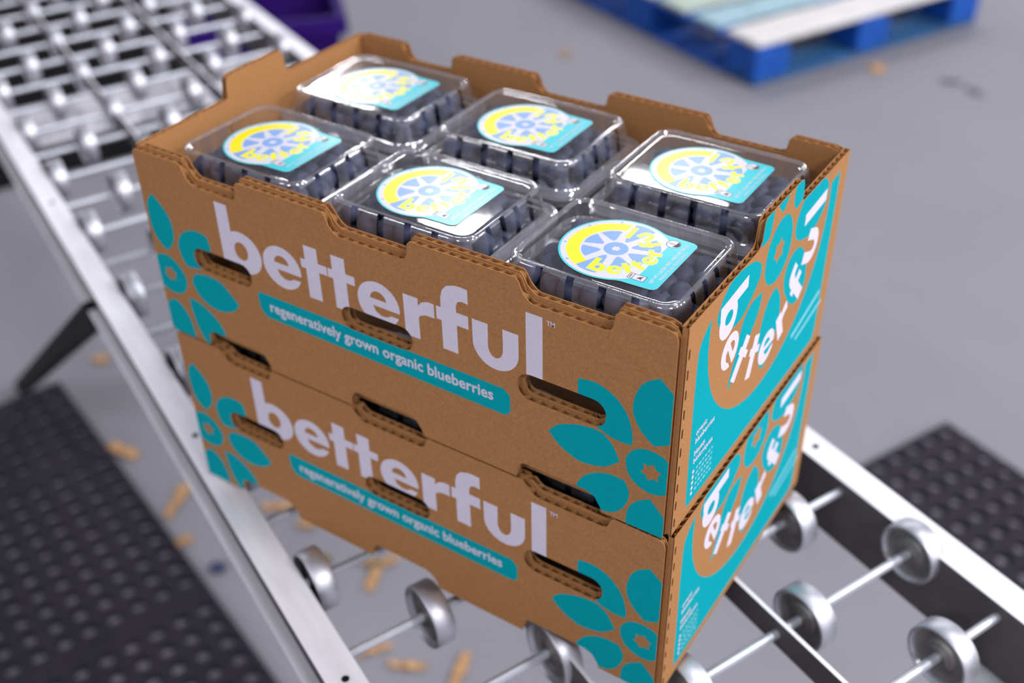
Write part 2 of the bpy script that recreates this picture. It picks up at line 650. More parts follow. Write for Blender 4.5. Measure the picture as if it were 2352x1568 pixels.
def rail(v_web, sgn, name):
    """C channel, web towards the wheels, flanges outwards (sgn = direction of the flanges)"""
    b = MB()
    t, fl, lip = 0.0022, 0.0255, 0.013  # deep top lip shaped to give a dark band below the flange
    prof = [(0, RT), (fl, RT), (fl, RT - lip), (fl - t, RT - lip), (fl - t, RT - t), (t, RT - t), (t, RBOT + t), (fl, RBOT + t), (fl, RBOT), (0, RBOT)]
    n = len(prof)
    vs = [CL(u, v_web + sgn * a, z) for u in (U0, U1) for a, z in prof]
    caps = [(0, 1, 4, 5), (1, 2, 3, 4), (0, 5, 6, 9), (6, 7, 8, 9)]
    b.add(vs, [(i, (i + 1) % n, n + (i + 1) % n, n + i) for i in range(n)] + caps + [tuple(i + n for i in c) for c in caps])
    o = b.build(name, [ALU, ALU_SHADE], conv)
    # upright faces take the darker copy, their shade put into the colour
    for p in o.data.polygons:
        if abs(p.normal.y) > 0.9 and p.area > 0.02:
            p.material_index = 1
    bevel_obj(o, 0.0008, 2)
    # rivet holes in the top flange
    for u in (-1.15, -0.55, -0.062, 0.235, 0.60):
        h = MB()
        h.lathe([(0.0, 0.0001), (0.0, 0.0028), (0.0003, 0.0028), (0.0003, 0.0001)], 12, axis='z')
        q = h.build('rivet_hole', BLACKM, o)
        q.location = CL(u, v_web + sgn * 0.0125, RT + 0.0001)
    return o


rail(VL, -1, 'rail')
rail(VR, 1, 'rail')

for v, z0 in ((0.141, -0.012), (0.281, -0.012)):
    b = MB()
    b.box(CL((U0 + U1) / 2, v, z0 - 0.012), (U1 - U0, 0.003, 0.024))
    st = b.build('stringer', [ALU, ALU_SHADE], conv)
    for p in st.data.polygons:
        if abs(p.normal.y) > 0.9:  # stringer sides get the same painted-in shade
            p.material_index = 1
for (ua, ub, zz) in ((-0.984, -0.892, -0.072),):
    b = MB()
    b.box(CL((ua + ub) / 2, 0.219, zz), (ub - ua, 0.400, 0.004))
    b.box(CL(ua + 0.002, 0.219, zz - 0.012), (0.004, 0.400, 0.024))
    b.box(CL(ub - 0.002, 0.219, zz - 0.012), (0.004, 0.400, 0.024))
    b.build('cross_plate', ALU, conv)

b = MB()
b.box(CL(0.52, 0.415, -0.0785), (0.20, 0.075, 0.004))
b.box(CL(0.52, 0.379, -0.090), (0.20, 0.004, 0.024))
b.build('leg_bracket', ALU, conv)

# axles and wheels
wm = MB()
wm.lathe([(-.0080, .0222), (-.0078, .0236), (-.0066, .0245), (.0066, .0245), (.0078, .0236), (.0080, .0222), (.0072, .0214), (.0034, .0206), (.0024, .0190),
          (.0024, .0128), (.0046, .0112), (.0052, .0095), (.0052, .0085), (-.0052, .0085), (-.0052, .0095), (-.0046, .0112), (-.0024, .0128), (-.0024, .0190), (-.0034, .0206), (-.0072, .0214)], 44)
wheel_me = None
hm = MB()
hm.lathe([(-.0062, .0034), (-.0062, .0074), (-.0052, .0088), (.0052, .0088), (.0062, .0074), (.0062, .0034)], 28)
SLOT = [0.0295 + 0.0556 * i for i in range(8)]
AXZ = -0.0245
PITCH = 0.0762
SKEW = -0.0085 / 0.40
axle_me = hub_me = None
for k in range(-23, 9):
    ub = 0.0566 + PITCH * k
    if axle_me is None:
        b = MB()
        b.bar((0, -0.2075, 0), (0, 0.2075, 0), 0.0035, 10)
        ao = b.build('axle', AXLE, conv)
        axle_me = ao.data
    else:
        ao = link('axle', axle_me, conv)
    ao.location = CL(ub + SKEW * 0.207, 0.219, AXZ)
    ao.rotation_euler = (0, 0, -SKEW)
    for i in range(8):
        if (i + k) % 2 == 0:      # odd axles carry the even slots
            continue
        if wheel_me is None:
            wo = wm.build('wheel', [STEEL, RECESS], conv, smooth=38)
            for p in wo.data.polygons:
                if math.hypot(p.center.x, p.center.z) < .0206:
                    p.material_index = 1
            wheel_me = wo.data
            ho = hm.build('hub', HUB, wo, smooth=38)
            hub_me = ho.data
        else:
            wo = link('wheel', wheel_me, conv)
            ho = link('hub', hub_me, wo)
        v = SLOT[i] + random.uniform(-.0008, .0008)
        wo.location = CL(ub + SKEW * (v - VL), v, AXZ)
        wo.rotation_euler = (0, random.uniform(0, 6), -SKEW)

# black support struts that carry the rails
for v in (0.004, 0.434):
    b = MB()
    p, q = CL(-0.40, v, -0.076), CL(-1.432, v - 0.05 if v < .2 else v + .05, ZF + 0.002)
    d = (q - p).normalized()
    s_ = d.cross(Vector((0, 1, 0))).normalized()
    b.box((p + q) / 2, ((q - p).length, 0.026, 0.026), ax=(d, Vector((0, 1, 0)), s_))
    b.build('support_leg', BLACKM, conv)


# ================================================================== cartons
T = 0.0042          # board thickness
LN = 0.00045        # liner thickness
FL_P = 7.4          # flute pitch in mm


def sheet_spans(loops, s):
    zs = []
    for lp in loops:
        n = len(lp)
        for i in range(n):
            (a, b), (c, d) = lp[i], lp[(i + 1) % n]
            if (a > s) != (c > s):
                zs.append(b + (d - b) * (s - a) / (c - a))
    zs.sort()
    return [(zs[i], zs[i + 1]) for i in range(0, len(zs) - 1, 2)]


def board(name, outline, holes, shapes, fn, parent, extra=None, flute=True, ends=True):
    """corrugated board panel. outline in mm (s, z); fn(s_mm, depth_m, z_mm) -> point; depth 0 = printed outer face"""
    mbd = MB()
    V2, Tr, mi = tri2d(outline, holes, shapes)
    out = [fn(a, 0.0, b) for a, b in V2]
    o = len(mbd.v)
    mbd.v.extend(out)
    for t, m in zip(Tr, mi):
        mbd.f.append(tuple(int(i) + o for i in t))
        mbd.m.append(int(m))
    V3, T3, _ = tri2d(outline, holes, [])
    for dep in (LN, T - LN, T):
        mbd.add([fn(a, dep, b) for a, b in V3], [tuple(int(i) for i in t) for t in T3], 0)
    for lp in [outline] + list(holes):
        n = len(lp)
        for d0, d1 in ((0, LN), (T - LN, T)):
            vs = [fn(a, d0, b) for a, b in lp] + [fn(a, d1, b) for a, b in lp]
            mbd.add(vs, [(i, (i + 1) % n, n + (i + 1) % n, n + i) for i in range(n)], 0)
    loops = [outline] + list(holes)
    s0, s1 = min(p[0] for p in outline), max(p[0] for p in outline)
    if flute:
        ns = int((s1 - s0) / FL_P * 8)
        prev = None
        for i in range(ns + 1):
            s = s0 + 0.02 + (s1 - s0 - 0.04) * i / ns
            dep = T / 2 + (T / 2 - LN * 1.05) * math.sin(2 * PI * (s - s0) / FL_P)
            sp = sheet_spans(loops, s)
            cur = [(fn(s, dep, a + .15), fn(s, dep, b - .15), a, b) for a, b in sp if b - a > .5]
            if prev is not None and len(prev) == len(cur):
                for P, Q in zip(prev, cur):
                    mbd.add([P[0], Q[0], Q[1], P[1]], [(0, 1, 2, 3)], 3)
            prev = cur
    if ends:      # folded ends of the panel are closed by the liner
        for s in (s0, s1):
            zz = [p[1] for p in outline if abs(p[0] - s) < 0.01]
            a, b = min(zz), max(zz)
            mbd.add([fn(s, 0, a), fn(s, T, a), fn(s, T, b), fn(s, 0, b)], [(0, 1, 2, 3)], 0)
    if extra:
        extra(mbd)
    return mbd.build(name, [KRAFT, TEAL, WINK, FLUTE, PALE], parent, normals=False)


W_, D_ = 400.0, 230.8


def dip(x0, x1, hi, lo):
    """profile of one lowered stretch of a long wall, walked with increasing x"""
    return [(x0 - 2, hi), (x0, hi - 2.2), (x0 + 2.5, lo + 5), (x0 + 6, lo + 1.5), (x0 + 9, lo), (x1 - 5, lo), (x1 - 1.5, lo + 1.2), (x1, lo + 4), (x1 + 1, hi - 2), (x1 + 3, hi)]


def cutout(x0, x1, h=12.8):
    """notch in the bottom edge, walked with decreasing x"""
    return [(x1, 0), (x1 - 1, 4), (x1 - 5, h - 2.5), (x1 - 11, h), (x0 + 5, h), (x0 + 2, h - 1.5), (x0, h - 5), (x0 - 1, 0)]


def front_outline(hi, lo, x0=1.5, x1=396.8, cuts=True):
    top = [(x0, hi - 2), (x0 + 2, hi)]
    for a, b in ((46, 92), (166, 226), (302, 360)):
        top += dip(a, b, hi, lo)
    top += [(x1 - 6, hi - .4), (x1 - 1.5, hi - 2), (x1, hi - 6)]
    bot = [(x1, 0)]
    if cuts:
        for a, b in ((299, 357), (170, 228), (40, 98)):
            bot += cutout(a, b)
    bot += [(x0, 0)]
    return bot + top        # closed loop


HANDLES = [rrect2(41.5, 65, 94, 82, 8.0), rrect2(170, 64, 225.3, 81, 8.0), rrect2(300, 63, 357.8, 81.5, 8.5)]


def front_print():
    s = []
    # left flower
    s.append(shp(1, [smooth([(11.7, 113), (5.2, 105.5), (3.6, 93), (5.8, 79), (14.4, 69.6), (22.5, 78), (25.3, 89), (22.5, 101)], corners=(0, 4))]))
    s.append(shp(1, [smooth([(27.1, 77.3), (33, 88.5), (43.3, 94.3), (51, 95), (57.5, 93.8), (59, 84), (52, 68), (44.2, 64.3), (36, 63), (30.4, 64.5)], corners=(4, 7))]))
    s.append(shp(1, [smooth([(-3, 58), (4.5, 64), (13.3, 65.6), (22.5, 61), (28.2, 50.5), (24, 39.5), (14.3, 34.6), (4.2, 36.5), (-3, 42)])], [star(12.6, 50.5, 6.0, 4.0)]))
    s.append(shp(1, [smooth([(33.4, 50.2), (37.5, 57.5), (45.6, 60.6), (55, 61), (64.5, 58.6), (77, 46.5), (71.6, 40), (60, 35), (48, 35), (38.1, 41)], corners=(0, 5))]))
    s.append(shp(1, [smooth([(-2, 14), (3.5, 24), (11.4, 28.8), (19.6, 22.5), (24, 12), (25.5, -4), (5, -4)], corners=(5, 6))]))
    s.append(shp(1, [smooth([(26, 35), (34, 34.8), (42.5, 31.6), (52.9, 23.6), (57.6, 14.5), (52, 2), (40, -4), (33, 4), (28.1, 17)], corners=(0, 4))]))
    # right flower
    s.append(shp(1, [smooth([(339.7, 92), (351.4, 93.4), (363, 88.6), (371, 79), (374.4, 67), (374.3, 59.4), (364, 59.2), (354.8, 62), (345, 69), (339.7, 80)], corners=(0, 5, 9))]))
    s.append(shp(1, [smooth([(388.3, 111.5), (379.5, 105), (374.8, 95), (374, 83), (379, 72.5), (387.5, 65), (398, 71.5), (404, 85), (400, 100)], corners=(0, 5))]))
    s.append(shp(1, [smooth([(320.8, 46.4), (326.5, 53), (334, 57), (343.5, 60), (354.3, 60.5), (362, 55), (367, 45.6), (366.5, 43.6), (357.4, 36), (346, 33), (338.3, 33.6), (328, 39)], corners=(0, 6))]))
    s.append(shp(1, [smooth([(371, 46.5), (373.6, 54.5), (379, 59.4), (387, 61), (396, 58), (402, 46), (397, 34), (386, 30.2), (375, 35.6)])], [star(386.8, 45.6, 6.6, 4.3)]))
    s.append(shp(1, [smooth([(339.6, 12.6), (345, 23), (353.1, 29.3), (362, 32.3), (371.2, 31.8), (374.4, 23.2), (371.5, 12), (365.2, 4.4), (358, 2), (350.5, 1.6), (343, 5)], corners=(4,))]))
    s.append(shp(1, [smooth([(387.3, 26), (379, 20), (373.8, 11), (373, -4), (402, -4), (400, 10), (396, 16.5)], corners=(0, 3, 4))]))
    # banner
    s.append(shp(1, [smooth([(97, 62), (99, 65.2), (290.5, 64.2), (294.8, 60), (294.8, 48.5), (291, 44.8), (103, 46.4), (98.3, 51)], 1)]))
    # word mark
    s += word([('b', 71.3), ('e', 107.8), ('t', 141.2), ('t', 163), ('e', 185.3), ('r', 220.8), ('f', 244.9), ('u', 270), ('l', 306.2)], 29.2, 77.0, 2)
    return s


def front_text(mbd, fn):
    pr = lambda a, b: fn(a, -0.00012, b)
    add_text(mbd, 'regeneratively grown organic blueberries', 107, 52.6, 8.0, 176, pr, 2, bold=0.022)
    add_text(mbd, 'TM', 319.6, 119.8, 3.1, 5.4, pr, 2, bold=0.02)


ARC = [('b', 184), ('e', 208), ('t', 231), ('t', 252), ('e', 272), ('r', 293), ('f', 315), ('u', 338), ('l', 3)]


def side_print():
    s = []
    s.append(shp(1, [smooth([(27, 133), (19, 127), (15, 119), (14.4, 100), (15.2, 60), (16.5, 14), (19, 8.6), (26, 7.6), (120, 6.5), (205, 6.5), (214, 9), (217, 18), (217.2, 70), (216.8, 131), (212, 135), (203, 134)],
                              3, corners=(0, 15))], [ell(115, 120, 87.6, 87.6, 60)]))
    pet = [
        ([(36, 127), (40.5, 137.5), (48, 143), (57, 144.4), (71, 143), (84, 139), (93.4, 131.5), (93.2, 123.5), (83, 115), (69.2, 108.5), (50, 112)], (7,)),
        ([(100.9, 109.6), (88, 111), (79, 108), (72.5, 99), (70, 86), (64, 72), (61.7, 63.4), (76, 72), (89.1, 87), (98, 98)], (0, 6)),
        ([(123.5, 100.5), (113.5, 96.5), (107, 87), (104.8, 72), (110, 52), (117.5, 44.5), (127, 52), (134.5, 64), (136, 76), (132.6, 89)], (0,)),
        ([(136, 96.8), (138.2, 107), (148, 112), (160, 109), (172, 95), (177.2, 76), (168, 66.5), (154.9, 70), (142, 84)], ()),
        ([(144, 131), (147.5, 139.5), (155, 145.6), (173, 147), (189, 142.8), (197.2, 133), (193, 119), (175, 111.6), (157.5, 115), (147, 122)], ()),
        ([(137.6, 146.6), (134, 156), (138, 166), (150, 166), (150.5, 150), (146, 146)], ()),
        ([(117.6, 153.4), (110.6, 160), (108, 168), (126, 168), (124.2, 160)], (0,)),
        ([(88, 146), (86, 158), (92, 168), (103, 166), (102.2, 152), (99.5, 145.6)], ()),
    ]
    for p, c in pet:
        s.append(shp(1, [smooth(p, 5, c)]))
    s.append(shp(1, [smooth([(100.2, 122), (101.5, 137), (109, 146), (120, 149.4), (131, 145.4), (138, 134), (138, 119), (130.5, 109.5), (119, 106.4), (107, 111)])], [star(119.6, 127.6, 8.2, 5.4)]))
    s += arc_word(ARC, 22.0, 118, 125, 77.5, 2)
    # faded ink rubbed off along the far edge
    for (a, b, c, d, w) in ((167, 37, 214, 47, 3.2), (176, 30, 221, 36, 2.6), (186, 52, 215, 58, 3.0)):
        n = np.array((-(d - b), c - a)) / math.hypot(c - a, d - b) * w / 2
        if b > 50:
            continue
        s.append(shp(4, [[(a + n[0], b + n[1]), (a - n[0], b - n[1]), (c - n[0], d - n[1]), (c + n[0], d + n[1])]]))
    return s


def side_text(mbd, fn):
    pr = lambda a, b: fn(a, -0.00012, b)
    for line, y in (('organic', 58.6), ('blueberries', 52.6), ('bleuets', 43.6), ('biologiques', 37.6)):
        add_text(mbd, line, 22.0, y, 4.0, 14 if line in ('organic', 'bleuets') else 25, pr, 2, bold=0.02)
    # rows of tick boxes with fine print
    for r in range(5):
        z = 30.0 - r * 4.2
        mbd.add([pr(a, b) for a, b in rect(22, z, 24.4, z + 2.4)], [(0, 1, 2, 3)], 2)
        x = 27.0
        for k in range(6):
            w = (2.2, 3.4, 1.8, 2.8, 3.0, 2.0)[(k + r) % 6]
            mbd.add([pr(a, b) for a, b in rect(x, z + .3, x + w, z + 2.0)], [(0, 1, 2, 3)], 4)
            x += w + 1.4


def side_outline(hs, tab):
    p = [(0, 0), (D_, 0), (D_, hs)]
    if tab:
        p += [(152.3, hs + .6), (149.8, hs + 2.2), (149.0, hs + 12), (147.5, hs + 16.2), (143.5, hs + 17.5), (93.5, hs + 17.5), (91.0, hs + 15), (89.8, hs + 4), (87.0, hs + .8), (82.0, hs)]
    p += [(0, hs)]
    return p


def carton(label, loc, hi, lo, hs, tab):
    root = empty('fruit_carton', loc)
    tag(root, label, 'carton', 'printed fruit cartons')
    x = 0.001
    f_out = lambda s, d, z: (s * x, -0.0047 + d, z * x)
    f_in = lambda s, d, z: (s * x, 0.0 + d, z * x)
    b_out = lambda s, d, z: (s * x, D_ * x + 0.0047 - d, z * x)
    b_in = lambda s, d, z: (s * x, D_ * x - d, z * x)
    r_side = lambda s, d, z: (W_ * x - d, s * x, z * x)
    l_side = lambda s, d, z: (d, (D_ - s) * x, z * x)
    bf = board('front_flap', front_outline(hi, lo), HANDLES, front_print(), f_out, root, extra=lambda m: front_text(m, f_out), ends=False)
    tag(bf, 'front flap printed betterful with teal flowers')
    ih, il = hi + (1.2 if tab else 0), lo + 3.2
    inner = front_outline(ih, il, 4.6, 395.4, cuts=True)
    big = [rrect2(44, 66, 92, 79.5, 6.5), rrect2(172.5, 65, 223, 78.5, 6.5), rrect2(302.5, 64.6, 355.5, 78.5, 6.5)]
    board('front_inner_wall', inner, big, [], f_in, root)
    board('back_flap', front_outline(hi, lo), HANDLES, front_print(), b_out, root, ends=False)
    board('back_inner_wall', inner, big, [], b_in, root)
    slits = [rrect2(1.9, 4 + 13.2 * i, 3.7, 11.2 + 13.2 * i, .8, 2) for i in range(10)]
    rs = board('side_panel', side_outline(hs, tab), slits, side_print(), r_side, root, extra=lambda m: side_text(m, r_side))
    tag(rs, 'right side panel with teal logo and white circular lettering')
    board('side_panel', side_outline(hs, tab), [], side_print(), l_side, root)
    m = MB()
    m.box((W_ / 2 * x, D_ / 2 * x, 0.0026), (W_ * x - 2 * T - .0006, D_ * x - 2 * T - .0006, T))
    m.build('bottom_panel', KRAFT, root)
    return root


carton('upper kraft cardboard fruit carton, open and filled with six clamshells', (-0.0012, 0, 0.1402), 143.6, 129.8, 144.3, True)
carton('lower kraft cardboard fruit carton standing on the conveyor wheels', (0.0014, -0.0004, 0.0006), 138.6, 129.0, 139.0, False)


# ================================================================== clamshells
def rr_loop(hx, hy, r, z, nx=(), ny=(), na=7):
    """rounded rectangle loop; nx / ny = break fractions (-1..1) along the straight edges"""
    p = []
    bx = [-1] + list(nx) + [1]
    by = [-1] + list(ny) + [1]
    sx, sy = hx - r, hy - r
    for f in bx:
        p.append((f * sx, -hy))
    for i in range(1, na):
        t = -PI / 2 + PI / 2 * i / na
        p.append((sx + r * math.cos(t), -sy + r * math.sin(t)))
    for f in by:
        p.append((hx, f * sy))
    for i in range(1, na):
        t = PI / 2 * i / na
        p.append((sx + r * math.cos(t), sy + r * math.sin(t)))
    for f in bx[::-1]:
        p.append((f * sx, hy))
    for i in range(1, na):
        t = PI / 2 + PI / 2 * i / na
        p.append((-sx + r * math.cos(t), sy + r * math.sin(t)))
    for f in by[::-1]:
        p.append((-hx, f * sy))
    for i in range(1, na):
        t = PI + PI / 2 * i / na
        p.append((-sx + r * math.cos(t), -sy + r * math.sin(t)))
    return [(a, b, z) for a, b in p]


def slot_breaks(n, w):
    out = []
    for i in range(n):
        c = -0.72 + 1.44 * i / (n - 1)
        out += [c - w / 2, c + w / 2]
    return out


NX, NY = slot_breaks(4, .115), slot_breaks(4, .15)


def loft(mb_, loops, skip=None, cap=None, edge=(), wall=(), flange=()):
    n = len(loops[0])
    vs = [p for l in loops for p in l]
    fs, ms = [], []
    for j in range(len(loops) - 1):
        for i in range(n):
            if skip and skip(j, i):
                continue
            ms.append(3 if j in flange else 1 if j in edge else 2 if j in wall else 0)
            fs.append((j * n + i, j * n + (i + 1) % n, (j + 1) * n + (i + 1) % n, (j + 1) * n + i))
    if cap == 'last':
        o = (len(loops) - 1) * n
        fs.append(tuple(o + i for i in range(n)))
        ms.append(0)
    mb_.add(vs, fs)
    mb_.m = ms


LIDTOP = 0.0885      # lid top above the clamshell's own base


def clam_meshes():
    lo = lambda hx, hy, r, z: rr_loop(hx, hy, r, z, NX, NY)
    z0 = LIDTOP
    # which edge indices are vent slots
    n = len(lo(.06, .05, .014, 0))
    slots = set()
    kx, ky, na = len(NX) + 2, len(NY) + 2, 7
    starts = [0, kx + na - 1, kx + na - 1 + ky + na - 1, 2 * (kx + na - 1) + ky + na - 1]
    for st, k in zip(starts, (kx, ky, kx, ky)):
        for q in range(1, k - 1, 2):
            slots.add(st + q)
    lid = MB()
    L = [lo(.0628, .0530, .017, z0 - .0245), lo(.0634, .0536, .0176, z0 - .0225), lo(.0630, .0532, .0172, z0 - .0205), lo(.0606, .0508, .0152, z0 - .0200),
         lo(.0596, .0496, .0145, z0 - .0208), lo(.0574, .0470, .0140, z0 - .0196), lo(.0556, .0446, .0130, z0 - .0172), lo(.0546, .0434, .0125, z0 - .0056),
         lo(.0536, .0424, .0120, z0 - .0018), lo(.0526, .0414, .0112, z0 - .0002), lo(.0514, .0402, .0102, z0), lo(.0502, .0390, .0094, z0 - .0004),
         lo(.0494, .0378, .0088, z0 - .0014), lo(.0486, .0368, .0082, z0 - .0016), lo(.0470, .0352, .0072, z0 - .0016), lo(.0450, .0332, .0060, z0 - .0016)]
    loft(lid, L, skip=lambda j, i: j in (6, 7, 8) and i in slots, cap='last', edge=(8, 9, 10, 11), wall=(6, 7), flange=(0, 1, 2, 3, 4, 5))
    tray = MB()
    Tn = [lo(.0622, .0524, .0165, z0 - .0262), lo(.0628, .0530, .0170, z0 - .0250), lo(.0606, .0508, .0150, z0 - .0246), lo(.0588, .0490, .0140, z0 - .0252), lo(.0578, .0480, .0134, z0 - .0290),
          lo(.0560, .0462, .0140, z0 - .0480), lo(.0545, .0447, .0150, z0 - .0700), lo(.0530, .0432, .0160, z0 - .0860), lo(.0505, .0407, .0160, z0 - .0882)]
    loft(tray, Tn, cap='last', edge=(0, 1, 2, 3, 4))
    return lid, tray


def label_mesh():
    outl = []
    # circle joined with a rounded tab on the +x side
    R = 32.6
    for i in range(61):
        t = math.radians(62 + (298 - 62) * i / 60)
        outl.append((R * math.cos(t), R * math.sin(t)))
    outl += [(18, -28.2), (35.2, -27.6), (37.4, -26.6), (38.6, -24.4), (38.6, 24.4), (37.4, 26.6), (35.2, 27.6), (18, 28.2)]
    sh = [shp(4, [rrect2(-40, -40, 60, 40, 1)])]                                # cyan base
    wc = [p for p in ell(0, 0, 31.4, 31.4, 64)]
    sh.append(shp(0, [wc], [rect(24, -40, 60, 40)]))
    for i, a in enumerate((112, 150, 196, 232)):
        t = math.radians(a)
        sh.append(shp(3, [ell(29.6 * math.cos(t), 29.6 * math.sin(t), 1.0, 0.8, 8)]))
    n = 40
    arc = [(28.2 * math.cos(t), 28.2 * math.sin(t)) for t in np.linspace(math.radians(98), math.radians(258), n)]
    arc += [(20.6 * math.cos(t), 20.6 * math.sin(t)) for t in np.linspace(math.radians(254), math.radians(102), n)]
    sh.append(shp(2, [arc]))

    def petal(a, r0, r1, w):
        t = math.radians(a)
        pts = [(r0, 0), (r0 + (r1 - r0) * .12, w * .26), (r0 + (r1 - r0) * .5, w * .62), (r1 - 1.6, w), (r1 - .5, w * .62), (r1, 0), (r1 - .5, -w * .62), (r1 - 1.6, -w),
               (r0 + (r1 - r0) * .5, -w * .62), (r0 + (r1 - r0) * .12, -w * .26)]
        return [(x * math.cos(t) - y * math.sin(t), x * math.sin(t) + y * math.cos(t)) for x, y in smooth(pts, 4, (3, 7))]
    for a in (126, 171, 216):
        sh.append(shp(3, [petal(a, 8.8, 19.6, 6.2)]))
    for a, r1 in ((261, 28.6), (306, 21.5), (351, 21.5), (36, 25.5), (81, 29.8)):
        sh.append(shp(3, [petal(a, 8.8, r1, 6.9)], [rect(24, -40, 60, 40)]))
    sh.append(shp(3, [ell(0, 0, 7.1, 7.1, 28)], [star(0, 0, 2.9, 1.8)]))
    ang = [('b', 271), ('e', 296), ('t', 316), ('t', 334), ('e', 356), ('r', 18), ('f', 44), ('u', 67), ('l', 92)]
    for q in arc_word(ang, 7.9, 0, 0, 26.3, 6):
        sh.append(shp(6, [offset_poly(p, .42) for p in q['add']], [offset_poly(p, -.35) for p in q['sub']]))
    sh += arc_word(ang, 7.9, 0, 0, 26.3, 2)
    # seals
    sh.append(shp(5, [ell(25.5, 21, 4.3, 4.3, 20)]))
    sh.append(shp(0, [ell(25.5, 21, 3.9, 3.9, 20)]))
    sh.append(shp(5, [[(26.0, 18.0), (28.6, 18.8), (29.4, 21), (28.6, 23.2), (27.2, 24.2), (27.0, 21.5)]]))
    sh.append(shp(5, [rect(19, -23.2, 29.2, -17.4)]))
    sh.append(shp(0, [rect(19.4, -22.8, 21.6, -17.8), rect(22.0, -22.8, 28.8, -17.8)]))
    sh.append(shp(5, [[(24, -21.6), (25.4, -19.2), (27.6, -18.6), (26.6, -20.6), (27.6, -22), (25.6, -21.2)], rect(20.0, -22.2, 20.6, -18.4)]))
    V2, Tr, mi = tri2d(outl, [], sh)
    m = MB()
    top = [(a * .001, b * .001, 0.00015) for a, b in V2]
    o = len(m.v)
    m.v.extend(top)
    for t, k in zip(Tr, mi):
        m.f.append(tuple(int(i) for i in t))
        m.m.append(int(k))
    m.add([(a * .001, b * .001, 0) for a, b in V2], [tuple(int(i) for i in t[::-1]) for t in Tr], 0)
    nn = len(outl)
    m.add([(a * .001, b * .001, 0) for a, b in outl] + [(a * .001, b * .001, .00015) for a, b in outl], [(i, (i + 1) % nn, nn + (i + 1) % nn, nn + i) for i in range(nn)], 0)
    pr = lambda a, b: (a * .001, b * .001, .00020)
    add_text(m, 'NET WT 1 US DRY PINT \u2022 PESO NET 550 mL', 33.6, -21.8, 2.0, 46, pr, 0, bold=0.015, rot=PI / 2)
    add_text(m, 'PRODUCT OF USA \u2022 PRODUIT DES \u00c9.-U.', 36.8, -16.5, 1.7, 33, pr, 0, bold=0.01, rot=PI / 2)
    add_text(m, 'USDA', 22.4, 20.4, 1.1, 4.2, pr, 5, bold=0.01)
    return m.mesh('label_sticker', [L_WHITE, L_WHITE, L_YEL, L_BLUE, L_CYAN, L_BLACK, L_HALO])


lid_mb, tray_mb = clam_meshes()
lid_me = tray_me = None
label_me = label_mesh()
CX = (0.0690, 0.1985, 0.3295)
CY = (0.0600, 0.1705)
CLAMS = []
NAMES = {(0, 0): 'clear clamshell of blueberries at the front left of the upper carton', (1, 0): 'clear clamshell of blueberries at the front middle of the upper carton, glare across its label',
         (2, 0): 'clear clamshell of blueberries at the front right of the upper carton, nearest the camera', (0, 1): 'clear clamshell of blueberries in the back left corner of the upper carton',
         (1, 1): 'clear clamshell of blueberries at the back middle of the upper carton', (2, 1): 'clear clamshell of blueberries at the back right of the upper carton, beside the side tab'}
LOWN = ('clear clamshell in the lower carton behind its left vent notch', 'clear clamshell in the lower carton behind its middle vent notch', 'clear clamshell in the lower carton behind its right vent notch')


def clamshell(label, x, y, ztop, rz):
    global lid_me, tray_me
    root = empty('berry_clamshell', (x, y, ztop - LIDTOP), rz)
    tag(root, label, 'clamshell', 'clear plastic berry clamshells')
    if lid_me is None:
        a = lid_mb.build('lid', [PLASTIC, PLEDGE, PLWALL, PLFLANGE], root, smooth=50)
        b = tray_mb.build('tray', [PLASTIC, PLEDGE], root, smooth=50)
        lid_me, tray_me = a.data, b.data
    else:
        link('lid', lid_me, root)
        link('tray', tray_me, root)
    s = link('label_sticker', label_me, root)
    s.location = (-0.0040, -0.0015, LIDTOP - .0016 + .0003)
    tag(s, 'round fruit-slice sticker with yellow lettering and cyan tab')
    CLAMS.append((root, label))


for j in range(2):
    for i in range(3):
        clamshell(NAMES[i, j], CX[i] + random.uniform(-.0006, .0006), CY[j] + random.uniform(-.0006, .0006), 0.2785, math.radians(random.uniform(-.8, .8)))
for i in range(3):
    clamshell(LOWN[i], CX[i] + .002, CY[0], 0.1355, 0.0)


# ================================================================== blueberries
def berry_template(seg=14, ring=9, r=1.0):
    m = MB()
    vs = []
    for j in range(ring + 1):
        t = PI * j / ring
        for i in range(seg):
            p = 2 * PI * i / seg
            rr = math.sin(t)
            z = math.cos(t) * 0.88
            if j == 0:
                rr, z = 0.02, 0.70
            if j == 1:
                rr, z = 0.26, 0.74
            if j == 2:      # crown of the calyx
                rr = 0.40
                z = 0.92 if i % 2 == 0 else 0.84
            vs.append((rr * math.cos(p), rr * math.sin(p), z))
    fs = []
    for j in range(ring):
        for i in range(seg):
            fs.append((j * seg + i, j * seg + (i + 1) % seg, (j + 1) * seg + (i + 1) % seg, (j + 1) * seg + i))
    m.add(vs, fs)
    return m


